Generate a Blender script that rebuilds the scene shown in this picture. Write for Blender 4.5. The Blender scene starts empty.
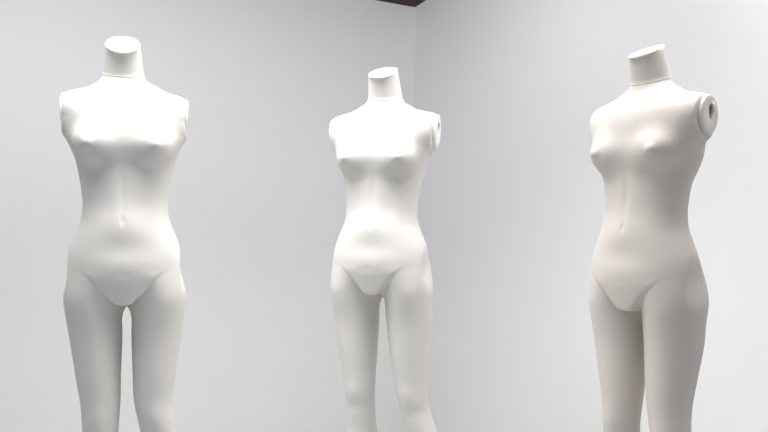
import bpy, bmesh, math, random
import numpy as np
from mathutils import Vector, Matrix
C = bpy.context.scene.collection
S = bpy.context.scene
PI = math.pi

# ---------------------------------------------------------------- camera, world, lights
F_PX = 680.0
CAM_Z = 1.631
cd = bpy.data.cameras.new('camera'); cam = bpy.data.objects.new('camera', cd); C.objects.link(cam)
cd.sensor_width = 36.0; cd.lens = 36.0 * F_PX / 768.0
cam.location = (0, 0, CAM_Z)
cam.rotation_mode = 'XYZ'
ROLL = math.radians(0.77)
cam.matrix_world = (Matrix.Translation((0, 0, CAM_Z)) @ Matrix.Rotation(math.radians(90.1), 4, 'X')
                    @ Matrix.Rotation(ROLL, 4, 'Z'))
S.camera = cam

w = bpy.data.worlds.new('world'); S.world = w; w.use_nodes = True
w.node_tree.nodes['Background'].inputs[0].default_value = (0.93, 0.96, 1.0, 1)
w.node_tree.nodes['Background'].inputs[1].default_value = 0.70

def area(name, loc, target, size, power, col=(1, 1, 1), size_y=None, spread=PI):
    l = bpy.data.lights.new(name, 'AREA'); l.energy = power; l.color = col
    l.shape = 'RECTANGLE'; l.size = size; l.size_y = size_y or size; l.spread = spread
    o = bpy.data.objects.new(name, l); C.objects.link(o); o.location = loc
    o.rotation_euler = (Vector(target) - Vector(loc)).to_track_quat('-Z', 'Y').to_euler()
    return o
area('downlight_left', (-0.64, 1.52, 2.95), (-0.64, 1.66, 1.9), 1.0, 19.0, (1, 0.99, 0.97), spread=math.radians(110))
area('downlight_middle', (-0.02, 1.84, 2.95), (0.0, 1.96, 1.9), 0.9, 12.5, (1, 0.99, 0.97), spread=math.radians(110))
area('downlight_right', (0.85, 1.62, 2.95), (0.75, 1.75, 1.9), 0.7, 5.4, (1, 0.98, 0.96), spread=math.radians(110))
area('wall_washer_right', (1.25, 1.8, 3.12), (2.0, 2.4, 1.3), 0.8, 18, (1, 0.995, 0.99))
area('wall_washer_left', (-1.5, 2.3, 3.12), (-2.1, 4.0, 1.0), 1.2, 36, (1, 0.995, 0.995))
area('wall_fill_middle', (0.0, 2.8, 3.12), (0.35, 4.4, 1.0), 1.0, 16, (1, 0.995, 0.995))  # added fill light, no fixture behind it, brightens the middle of the right wall

S.view_settings.view_transform = 'Standard'
S.view_settings.look = 'None'
S.view_settings.gamma = 1.0
S.view_settings.use_curve_mapping = False
S.view_settings.exposure = 0.0

# ---------------------------------------------------------------- materials
def mat(name, col, rough=0.6, metal=0.0, bump=0.0, scale=300.0, var=0.0, vscale=3.0, sheen=0.0):
    m = bpy.data.materials.new(name); m.use_nodes = True
    nt = m.node_tree; b = nt.nodes['Principled BSDF']
    b.inputs['Roughness'].default_value = rough; b.inputs['Metallic'].default_value = metal
    b.inputs['Base Color'].default_value = (*col, 1)
    if sheen:
        b.inputs['Sheen Weight'].default_value = sheen
    tc = nt.nodes.new('ShaderNodeTexCoord')
    if var:
        n = nt.nodes.new('ShaderNodeTexNoise'); n.inputs['Scale'].default_value = vscale
        n.inputs['Detail'].default_value = 3
        r = nt.nodes.new('ShaderNodeValToRGB')
        r.color_ramp.elements[0].position = 0.3; r.color_ramp.elements[1].position = 0.7
        r.color_ramp.elements[0].color = (*[c * (1 - var) for c in col], 1)
        r.color_ramp.elements[1].color = (*[min(1, c * (1 + var)) for c in col], 1)
        nt.links.new(tc.outputs['Object'], n.inputs['Vector']); nt.links.new(n.outputs['Fac'], r.inputs['Fac'])
        nt.links.new(r.outputs['Color'], b.inputs['Base Color'])
    if bump:
        n2 = nt.nodes.new('ShaderNodeTexNoise'); n2.inputs['Scale'].default_value = scale
        bp = nt.nodes.new('ShaderNodeBump'); bp.inputs['Strength'].default_value = bump
        bp.inputs['Distance'].default_value = 0.001
        nt.links.new(tc.outputs['Object'], n2.inputs['Vector']); nt.links.new(n2.outputs['Fac'], bp.inputs['Height'])
        nt.links.new(bp.outputs['Normal'], b.inputs['Normal'])
    return m
M_wall = mat('white_wall_paint', (0.862, 0.862, 0.872), 0.85, bump=0.05, scale=120, var=0.006, vscale=0.8)
M_floor = mat('pale_grey_floor', (0.58, 0.58, 0.57), 0.5, bump=0.05, scale=60, var=0.02)
M_ceil = mat('dark_brown_ceiling', (0.030, 0.010, 0.008), 0.7, bump=0.05)
M_white = mat('white_jersey', (0.70, 0.685, 0.66), 0.75, bump=0.06, scale=900, var=0.006, vscale=9)
M_beige = mat('ivory_jersey', (0.635, 0.595, 0.56), 0.75, bump=0.06, scale=900, var=0.006, vscale=9)
M_seamw = mat('white_stitching', (0.76, 0.74, 0.715), 0.7, bump=0.1, scale=1200)
M_seamb = mat('ivory_stitching', (0.70, 0.66, 0.62), 0.7, bump=0.1, scale=1200)
M_seamside = mat('side_stitching', (0.55, 0.52, 0.49), 0.8, bump=0.1, scale=1200)
M_capw = mat('white_cap', (0.88, 0.87, 0.85), 0.45, bump=0.03)
M_capb = mat('cream_cap', (0.88, 0.84, 0.74), 0.45, bump=0.03)
M_plateb = mat('ivory_cap', (0.70, 0.67, 0.63), 0.5, bump=0.03)
M_socket = mat('brown_socket', (0.17, 0.12, 0.10), 0.5, bump=0.1)
M_steel = mat('brushed_steel', (0.6, 0.6, 0.6), 0.3, metal=1.0, bump=0.05)

def link_mesh(name, verts, faces, m, parent=None, smooth=True, normals=None):
    me = bpy.data.meshes.new(name)
    me.from_pydata([tuple(v) for v in verts], [], [tuple(int(i) for i in f) for f in faces])
    me.materials.append(m)
    if smooth:
        me.polygons.foreach_set('use_smooth', [True] * len(me.polygons))
    if normals is not None:
        me.normals_split_custom_set_from_vertices([tuple(n) for n in normals])
    me.update()
    o = bpy.data.objects.new(name, me); C.objects.link(o)
    if parent: o.parent = parent
    return o

# ---------------------------------------------------------------- the room
corner = Vector((0.210, 5.07)); dl = Vector((-0.885, -0.466)).normalized(); dr = Vector((0.398, -0.917)).normalized()
H = 3.20
def slab(name, pts, z0, z1, m):
    n = len(pts)
    v = [(p[0], p[1], z0) for p in pts] + [(p[0], p[1], z1) for p in pts]
    f = [tuple(range(n))[::-1], tuple(range(n, 2 * n))] + [(i, (i + 1) % n, n + (i + 1) % n, n + i) for i in range(n)]
    o = link_mesh(name, v, f, m, smooth=False); o['kind'] = 'structure'
    return o
LW, RW, T = 7.0, 7.0, 0.12
def q(a, b):  # along the left wall, along the right wall
    p = corner + dl * a + dr * b; return (p.x, p.y)
slab('wall_left', [q(-T, -T), q(LW, -T), q(LW, 0), q(-T, 0)], 0, H, M_wall)
slab('wall_right', [q(-T, 0), q(0, 0), q(0, RW), q(-T, RW)], 0, H, M_wall)
slab('floor', [q(-T, -T), q(LW, -T), q(LW, RW), q(-T, RW)], -0.1, 0, M_floor)
slab('ceiling', [q(-T, -T), q(LW, -T), q(LW, RW), q(-T, RW)], H, H + 0.1, M_ceil)

# the two faint vertical strips beside the corner
def strip(name, a0, a1, th):
    slab(name, [q(a0, 0), q(a1, 0), q(a1, th), q(a0, th)], 0, H, M_wall)
strip('trim_1', .0, .036, .004)
# white platform under the mannequins, below the frame
bm = bmesh.new(); bmesh.ops.create_cube(bm, size=1)
bmesh.ops.scale(bm, vec=(2.5, 1.15, 0.60), verts=bm.verts); bmesh.ops.translate(bm, vec=(0, 1.86, .30), verts=bm.verts)
bmesh.ops.bevel(bm, geom=bm.edges[:], offset=.006, segments=2, affect='EDGES')
me = bpy.data.meshes.new('display_platform'); bm.to_mesh(me); bm.free(); me.materials.append(M_floor)
po = bpy.data.objects.new('display_platform', me); C.objects.link(po)
po['label'] = 'low white display platform that all the mannequins stand on'; po['category'] = 'platform'

# ---------------------------------------------------------------- the body as one implicit surface
BASE = 0.60   # top of the platform the mannequins stand on
CR = 0.80     # height of the crotch above the platform
def prof(h, tab, col):
    """smooth (Catmull-Rom like) interpolation of a table sorted by height"""
    t = np.array([r[0] for r in tab]); v = np.array([r[col] for r in tab])
    m = np.gradient(v, t)
    hh = np.clip(h, t[0], t[-1]); i = np.clip(np.searchsorted(t, hh) - 1, 0, len(t) - 2)
    d = t[i + 1] - t[i]; s = (hh - t[i]) / d
    return ((2*s**3 - 3*s**2 + 1) * v[i] + (s**3 - 2*s**2 + s) * d * m[i] + (-2*s**3 + 3*s**2) * v[i+1] + (s**3 - s**2) * d * m[i+1])
def smin(a, b, k):
    e = np.maximum(k - np.abs(a - b), 0) / k
    return np.minimum(a, b) - e * e * k * 0.25
def smax(a, b, k): return -smin(-a, -b, k)
def ell2(x, y, a, b):
    k0 = np.sqrt((x/a)**2 + (y/b)**2) + 1e-9; k1 = np.sqrt((x/a**2)**2 + (y/b**2)**2) + 1e-9
    return k0 * (k0 - 1) / k1
def ell3(x, y, z, a, b, c):
    k0 = np.sqrt((x/a)**2 + (y/b)**2 + (z/c)**2) + 1e-9; k1 = np.sqrt((x/a**2)**2 + (y/b**2)**2 + (z/c**2)**2) + 1e-9
    return k0 * (k0 - 1) / k1
def cone(x, y, z, p, r1, s, r2):
    p = np.array(p); s = np.array(s); d = s - p; L2 = d @ d
    t = np.clip(((x-p[0])*d[0] + (y-p[1])*d[1] + (z-p[2])*d[2]) / L2, 0, 1)
    return np.sqrt((x-p[0]-t*d[0])**2 + (y-p[1]-t*d[1])**2 + (z-p[2]-t*d[2])**2) - (r1 + (r2-r1)*t)
def g(v, s): return np.exp(-(v / s)**2)

#        h      a      b      yc
TORSO = [(-.04, .150, .092, .008), (.0, .1535, .097, .004), (.04, .1565, .103, .001), (.07, .1555, .106, -.002), (.10, .1515, .106, -.004),
         (.138, .1435, .101, -.006), (.175, .1295, .096, -.007), (.215, .1135, .091, -.006), (.25, .1090, .087, -.004),
         (.29, .1125, .085, -.001), (.34, .121, .085, .0), (.375, .1250, .090, .0), (.41, .1250, .0945, .001), (.44, .118, .094, .004), (.48, .112, .086, .009),
         (.52, .105, .067, .018), (.56, .070, .045, .02)]
#        h      ax     ay    yc
LEG = [(-.745, .028, .036, .02), (-.70, .027, .034, .02), (-.62, .033, .038, .018), (-.52, .045, .049, .016), (-.45, .047, .053, .010), (-.39, .043, .051, .004),
       (-.34, .0425, .051, -.002), (-.29, .0455, .053, -.006), (-.25, .049, .056, -.005), (-.18, .0565, .066, .0), (-.07, .0675, .081, .008),
       (.0, .0705, .090, .005), (.06, .0765, .097, .003), (.12, .0765, .098, .002)]
ARM_H, ARM_Y, ARM_T = .488, .016, math.radians(4)

def make_field(P):
    tanc = P['cut']
    def parts(X, Y, Z):
        h = Z - CR
        X = X / (1 - P.get('slim', 0) * np.clip((.44 - h) / .10, 0, 1) * np.clip((h + .35) / .2, 0, 1))
        x = X - P['lean'] * np.maximum(h, 0); y = Y
        T_ = ell2(x, y - prof(h, TORSO, 3), prof(h, TORSO, 1), prof(h, TORSO, 2))
        T_ = smax(T_, h - .56, .02)
        ax = np.sqrt(x * x + .016**2)
        axs = ax * (1 + P.get('narrow', 0) * np.clip((h - .42) / .05, 0, 1))
        # shoulders
        T_ = smin(T_, cone(axs, y, h, (.02, .022, .535), .048, (.118, ARM_Y, .490), .046), .035)
        # shoulder blades and back of the chest
        T_ = smin(T_, ell3(ax - .065, y - .045, h - .42, .055, .045, .075), .05)
        # bust
        bust = ell3(ax - .069, y + .060, h - .400, .044, .043, .041)
        bust = smin(bust, cone(ax, y, h, (.056, -.038, .475), .032, (.072, -.066, .408), .036), .03)
        T_ = smin(T_, bust, .035)
        T_ = smin(T_, ell3(ax - .082, y + .104, h - .402, .0075, .009, .0075), .018)
        # belly, groove and navel
        fr = 1 / (1 + np.exp((y + .02) / .008))
        T_ = T_ - fr * .0032 * g(x, .060) * g(h - .205, .032) + fr * .0024 * g(x, .060) * g(h - .145, .026)
        T_ = T_
        T_ = T_ + fr * .0030 * g(x, .010) * g(h - .29, .055) + fr * .0028 * g(x, .0045) * g(h - .214, .011)
        T_ = T_ + fr * .003 * g(ax - .045, .03) * g(h - .25, .05)
        # arm stumps, cut by a plane
        ca, sa = math.cos(ARM_T), math.sin(ARM_T)
        st = smax(ell2(y - ARM_Y - .1 * (axs - .14), h - ARM_H, .044, .0485), np.abs(axs - .12) - .08, .01)
        T_ = smin(T_, cone(axs, y, h, (.03, -.008, .490), .060, (.119, -.009, .480), .041), .045)
        T_ = smin(T_, cone(axs, y, h, (.116, .004, .476), .034, (.096, -.018, .430), .032), .05)
        T_ = smin(T_, st, .028)
        pl = (axs - .1585) * ca + (y - ARM_Y) * sa - (h - ARM_H) * .05
        T_ = smax(T_, pl, .006)
        # neck leaning forward
        t = np.clip((h - .578) / .09, -1.0, 1.3)
        nk = P.get('neck', 1); N_ = ell2(x - P.get('nx', 0), y - .020 + .026 * t, nk * (.0535 - .0095 * t), nk * (.052 - .005 * t))
        N_ = smax(N_, .50 - h, .01)
        T_ = smin(T_, N_, .020)
        T_ = smax(T_, ((h - .665) - (y + .008) * tanc) / math.sqrt(1 + tanc**2), .003)
        # buttocks
        B_ = ell3(ax - .066, y - .030, h - .048, .066, .058, .078)
        # legs
        Ls = []
        for sgn, key in ((-1, 'legL'), (1, 'legR')):
            cx = prof(h, P[key], 1); cy = prof(h, P[key], 2)
            yy = y - cy - prof(h, LEG, 3)
            L = ell2(X - cx, yy, prof(h, LEG, 1), prof(h, LEG, 2))
            f2 = 1 / (1 + np.exp((yy + .01) / .006))
            L = L - f2 * .0022 * g(X - cx, .022) * g(h + .285, .028) + f2 * .0018 * g(X - cx, .03) * g(h + .335, .018)
            L = smax(L, -.742 - h, .01)
            c0 = float(prof(np.array([-.74]), P[key], 1)[0]); y0 = float(prof(np.array([-.74]), P[key], 2)[0])
            z_ = Z - .012
            foot = cone(X - c0, y - y0, z_, (0, .03, .045), .032, (sgn * .010, -.105, .018), .022)
            foot = smin(foot, cone(X - c0, y - y0, z_, (sgn * .004, -.06, .022), .034, (sgn * .014, -.15, .012), .014), .02)
            foot = smax(foot, -z_, .004)
            L = smin(L, foot, .04)
            Ls.append(L)
        return T_, B_, Ls, h
    def combine(X, Y, Z):
        T_, B_, Ls, h = parts(X, Y, Z)
        w_ = np.interp(h, [-.004, .006, .036, .066, .094, .12], [.012, .018, .044, .070, .096, .130])
        V_ = smax(smax(T_ + .0002 + 7 * np.maximum(h - .068, 0)**2, (np.abs(X) - w_) * .72, .008), -(h - .005), .008)     # the pubic wedge
        V_ = smax(V_, Y - .06, .02) + 4 * np.maximum(h - .12, 0)
        Lg = np.minimum(Ls[0], Ls[1])
        t = np.clip((h - .003) / .092, 0, 1); t = t * t * (3 - 2 * t)
        M_ = Lg * (1 - t) + T_ * t                                      # legs melt into the hips
        M_ = np.where(h < -.02, Lg, np.where(h > .13, T_, M_))
        M_ = smin(M_, B_, .04)
        fold = np.clip((h + .02) / .02, 0, 1) * np.clip((.09 - h) / .06, 0, 1) / (1 + np.exp((Y + .01) / .006))
        M_ = M_ + .0035 * fold * g((np.abs(X) - w_) * .72 - .002, .0065)
        return T_, V_, M_, h
    def f(X, Y, Z):
        T_, V_, M_, h = combine(X, Y, Z)
        return smin(M_, V_, .006)
    def which(X, Y, Z):
        T_, V_, M_, h = combine(X, Y, Z)
        w_ = np.interp(h, [-.004, .006, .036, .066, .094, .12], [.012, .018, .044, .070, .096, .130])
        return (h < .10) & ((V_ > M_ + .0004) | (h < .002))
    return f, which

def surface_nets(f, lo, hi, d):
    n = [int(math.ceil((hi[i] - lo[i]) / d)) + 1 for i in range(3)]
    ax = [lo[i] + d * np.arange(n[i]) for i in range(3)]
    V = np.empty(n)
    zc = 40
    for k in range(0, n[2], zc):
        X, Y, Z = np.meshgrid(ax[0], ax[1], ax[2][k:k+zc], indexing='ij'); V[:, :, k:k+zc] = f(X, Y, Z)
    s = V < 0
    acc = np.zeros((n[0]-1, n[1]-1, n[2]-1, 3)); cnt = np.zeros((n[0]-1, n[1]-1, n[2]-1))
    N = [n[0]-1, n[1]-1, n[2]-1]
    edges = []
    for axis in range(3):
        o1, o2 = [a for a in range(3) if a != axis]
        sl0 = [slice(None)] * 3; sl1 = [slice(None)] * 3; sl0[axis] = slice(0, -1); sl1[axis] = slice(1, None)
        a = V[tuple(sl0)]; b = V[tuple(sl1)]; cr = (a < 0) != (b < 0)
        t = np.where(cr, a / np.where(cr, a - b, 1), 0)
        idx = np.argwhere(cr); tt = t[cr]; pos = idx.astype(float); pos[:, axis] += tt
        ins = s[tuple(sl0)][cr]
        for d1 in (0, 1):
            for d2 in (0, 1):
                c = idx.copy(); c[:, o1] -= d1; c[:, o2] -= d2
                ok = np.all((c >= 0) & (c < np.array(N)), axis=1)
                np.add.at(acc, (c[ok, 0], c[ok, 1], c[ok, 2]), pos[ok]); np.add.at(cnt, (c[ok, 0], c[ok, 1], c[ok, 2]), 1)
        edges.append((axis, o1, o2, idx, ins))
    act = cnt > 0; vid = -np.ones(N, int); vid[act] = np.arange(act.sum())
    verts = acc[act] / cnt[act][:, None] * d + np.array(lo)
    faces = []
    for axis, o1, o2, idx, ins in edges:
        ok = (idx[:, o1] > 0) & (idx[:, o2] > 0) & (idx[:, o1] < N[o1]) & (idx[:, o2] < N[o2]); idx = idx[ok]; ins = ins[ok]
        def c(d1, d2):
            k = idx.copy(); k[:, o1] -= d1; k[:, o2] -= d2; return vid[k[:, 0], k[:, 1], k[:, 2]]
        q4 = np.stack([c(1, 1), c(0, 1), c(0, 0), c(1, 0)], 1)
        flip = ins if axis != 1 else ~ins
        q4[~flip] = q4[~flip][:, ::-1]; faces.append(q4)
    return verts, np.concatenate(faces)

def grad(f, p, e=.0008):
    gx = f(p[:, 0]+e, p[:, 1], p[:, 2]) - f(p[:, 0]-e, p[:, 1], p[:, 2])
    gy = f(p[:, 0], p[:, 1]+e, p[:, 2]) - f(p[:, 0], p[:, 1]-e, p[:, 2])
    gz = f(p[:, 0], p[:, 1], p[:, 2]+e) - f(p[:, 0], p[:, 1], p[:, 2]-e)
    return np.stack([gx, gy, gz], 1) / (2 * e)

def hit(f, o, d, far=.3):
    """distance from inside point o along d to the surface"""
    t = np.linspace(0, far, 300); o = np.array(o); d = np.array(d)
    v = f(o[0]+t*d[0], o[1]+t*d[1], o[2]+t*d[2]); i = np.argmax(v > 0)
    if i == 0: return far
    return t[i-1] + (t[i]-t[i-1]) * (-v[i-1]) / (v[i]-v[i-1])

def tube(name, pts, r, m, parent, closed=False, flat=1.0):
    pts = [Vector(p) for p in pts]; n = len(pts); K = 6; v = []; fc = []
    for i, p in enumerate(pts):
        a = pts[(i-1) % n] if closed or i > 0 else p; b = pts[(i+1) % n] if closed or i < n-1 else p
        t = (b - a).normalized(); u = t.orthogonal().normalized() if i == 0 else (u0 - t * u0.dot(t)).normalized(); u0 = u
        w_ = t.cross(u)
        for k in range(K): v.append(p + (u * math.cos(2*PI*k/K) + w_ * math.sin(2*PI*k/K)) * r)
    for i in range(n if closed else n-1):
        j = (i+1) % n
        for k in range(K): fc.append((i*K+k, i*K+(k+1) % K, j*K+(k+1) % K, j*K+k))
    if not closed: fc += [tuple(range(K))[::-1], tuple(range((n-1)*K, n*K))]
    return link_mesh(name, v, fc, m, parent)

def stack(rings, close0=True, close1=True):
    K = len(rings[0]); v = [p for r in rings for p in r]; fc = []
    for i in range(len(rings)-1):
        for k in range(K): fc.append((i*K+k, i*K+(k+1) % K, (i+1)*K+(k+1) % K, (i+1)*K+k))
    if close0: fc.append(tuple(range(K))[::-1])
    if close1: fc.append(tuple(range((len(rings)-1)*K, len(rings)*K)))
    return v, fc

def mannequin(P):
    f, which = make_field(P)
    root = bpy.data.objects.new('mannequin', None); C.objects.link(root)
    root.location = (*P['loc'], BASE); root.rotation_euler = (0, 0, -math.radians(P['yaw']))
    root['label'] = P['label']; root['category'] = 'mannequin'
    skin, stitch, capm, platem = P['mats']
    V, Q = surface_nets(f, (-.21, -.24, 0), (.23, .17, CR + .72), .0055)
    for _ in range(3):
        gr = grad(f, V); val = f(V[:, 0], V[:, 1], V[:, 2]); l2 = (gr**2).sum(1) + 1e-6
        V = V - gr * np.clip(val / l2, -.004, .004)[:, None]
    nr = grad(f, V, .0015); nr /= np.linalg.norm(nr, axis=1)[:, None] + 1e-9
    cen = V[Q].mean(1); h = cen[:, 2] - CR
    leg = which(cen[:, 0], cen[:, 1], cen[:, 2])
    NK = lambda y: .595 + .32 * (y - .02 + .0)          # plane of the neck seam
    neck = h > NK(cen[:, 1])
    neck &= np.abs(cen[:, 0]) < .08
    region = np.where(neck, 1, np.where(leg, np.where(cen[:, 0] < 0, 2, 3), 0))
    for r, nm in ((0, 'torso'), (1, 'neck'), (2, 'leg'), (3, 'leg')):
        qs = Q[region == r]; ids, inv = np.unique(qs, return_inverse=True)
        link_mesh(nm, V[ids], inv.reshape(qs.shape), skin, root, normals=nr[ids])
    # neck seam
    lean = P['lean']; K = 72
    ring = []
    for k in range(K):
        a = 2*PI*k/K; d = np.array((math.cos(a), math.sin(a), 0.32 * math.sin(a))); d /= np.linalg.norm(d)
        o = np.array((lean*.6 + P.get('nx', 0), .014, CR + .5931)); ring.append(o + d * (hit(f, o, d, .12) + .0003))
    tube('neck_seam', ring, .0011, stitch, root, closed=True)
    # hip seam across the belly
    ring = []
    for k in range(K):
        a = 2*PI*k/K; d = (math.cos(a), math.sin(a), 0); o = (lean*.11, .01, CR + .112); ring.append(np.array(o) + np.array(d) * (hit(f, o, d) - .0003))
    tube('hip_seam', ring, .0005, skin, root, closed=True)
    # side seams
    for sgn in (-1, 1):
        pts = []
        for hh in np.linspace(.425, -.60, 90):
            key = 'legL' if sgn < 0 else 'legR'
            if hh > .03: o = (lean*max(hh, 0) + sgn*.04, .022, CR+hh)
            else: o = (float(prof(np.array([hh]), P[key], 1)[0]), float(prof(np.array([hh]), P[key], 2)[0]) + .016, CR+hh)
            pts.append(np.array(o) + np.array((sgn, 0, 0)) * (hit(f, o, (sgn, 0, 0)) - .0004))
        tube('side_seam', pts, .0007, M_seamside, root)
    # neck cap: a thin oval lid on the slanted cut
    tc = P['cut']; nk = P.get('neck', 1); pc = lambda rr, up: [(lean*.665 + P.get('nx', 0) + rr*nk*.0417*math.cos(2*PI*k/64),
                 -.008 + rr*nk*.0455*math.sin(2*PI*k/64) - up*tc/math.sqrt(1+tc*tc),
                 CR + .665 + rr*nk*.0455*math.sin(2*PI*k/64)*tc + up/math.sqrt(1+tc*tc)) for k in range(64)]
    v, fc = stack([pc(.98, -.003), pc(1.04, -.001), pc(1.05, .0), pc(1.05, .0008), pc(1.035, .0018), pc(1.0, .0022)])
    link_mesh('neck_cap', v, fc, capm, root)
    # arm caps with a keyhole socket
    for sgn in (-1, 1):
        ca, sa = math.cos(ARM_T), math.sin(ARM_T)
        n_ = Vector((ca, sa, -.05)).normalized(); u = Vector((-sa, ca, 0)); u = (u - n_*u.dot(n_)).normalized(); w_ = n_.cross(u)
        if w_.z < 0: w_ = -w_
        c0 = Vector((.1585 / (1 + P.get('narrow', 0)), ARM_Y + .002, CR + ARM_H))
        def P3(a, b, up):
            p = c0 + u*a + w_*b + n_*up
            return (sgn*p.x + lean*(p.z - CR), p.y, p.z)
        KK = 64
        def outer(s, up): return [P3(.0425*s*math.cos(2*PI*k/KK), .0485*s*math.sin(2*PI*k/KK), up) for k in range(KK)]
        def key(s, up):
            r = []
            for k in range(KK):
                a = 2*PI*k/KK; b = math.sin(a)
                r.append(P3(s*(.0120 * math.cos(a) * (1 + .40*b)) + .005, s*.0210*b + .006, up))
            return r
        rings = [outer(.97, -.004), outer(1.0, -.002), outer(1.0, .0045), outer(.985, .0068), outer(.95, .0080), outer(.80, .0084), outer(.6, .0085), key(1.06, .0085), key(1.0, .0080), key(1.0, -.003)]
        v, fc = stack(rings, True, False)
        if sgn < 0: fc = [t[::-1] for t in fc]
        cap = link_mesh('arm_cap', v, fc, platem, root)
        if sgn > 0 or True:
            v, fc = stack([key(.99, .0010), key(.99, .0022), key(.8, .0030)])
            if sgn < 0: fc = [t[::-1] for t in fc]
            link_mesh('socket', v, fc, M_socket, cap)['label'] = 'dark brown keyhole socket'
    # stand plate under the feet
    cx = sum(float(prof(np.array([-.74]), P[k], 1)[0]) for k in ('legL', 'legR')) / 2
    v, fc = stack([[(cx + r*math.cos(2*PI*k/72), -.03 + r*math.sin(2*PI*k/72), z) for k in range(72)] for r, z in ((.185, 0), (.19, .002), (.19, .009), (.187, .0115), (.182, .012))])
    link_mesh('base_plate', v, fc, M_steel, root)
    return root

W = (M_white, M_seamw, M_capw, M_capw); B = (M_beige, M_seamb, M_capb, M_plateb)
# legs: height relative to crotch, sideways, forward/back
def leg(*rows): return sorted([(r[0], r[1], r[2] if len(r) > 2 else 0.0) for r in rows])
mannequin(dict(loc=(-.663, 1.757), yaw=-16, lean=-.014, cut=.68, narrow=.11, slim=.055, neck=.96, nx=-.007, mats=W,
    legL=leg((.12, -.08), (0, -.0855), (-.07, -.077), (-.18, -.067), (-.25, -.059), (-.33, -.057), (-.55, -.065), (-.75, -.07)),
    legR=leg((.12, .08), (0, .0855), (-.07, .0815), (-.18, .0755), (-.25, .072), (-.33, .082), (-.55, .088), (-.75, .09)),
    label='white headless mannequin facing straight ahead on the left, legs side by side'))
mannequin(dict(loc=(-.006, 2.051), yaw=20, lean=.0, cut=.52, mats=W,
    legL=leg((.12, -.08), (0, -.086), (-.1, -.078), (-.228, -.066), (-.32, -.060), (-.415, -.058), (-.75, -.06)),
    legR=leg((.12, .08), (0, .086), (-.1, .089), (-.228, .098), (-.32, .110), (-.415, .138), (-.6, .16), (-.75, .165)),
    label='white headless mannequin standing in front of the room corner, one knee turned outward'))
mannequin(dict(loc=(.674, 1.75), yaw=55, lean=.0, narrow=.06, cut=.46, neck=.96, slim=.04, mats=B,
    legL=leg((.12, -.08), (0, -.082), (-.15, -.07), (-.228, -.062), (-.32, -.062), (-.75, -.062)),
    legR=leg((.12, .08), (0, .082), (-.15, .078), (-.228, .076), (-.32, .084), (-.75, .09)),
    label='ivory headless mannequin turned sideways by the right wall, dark arm socket visible'))
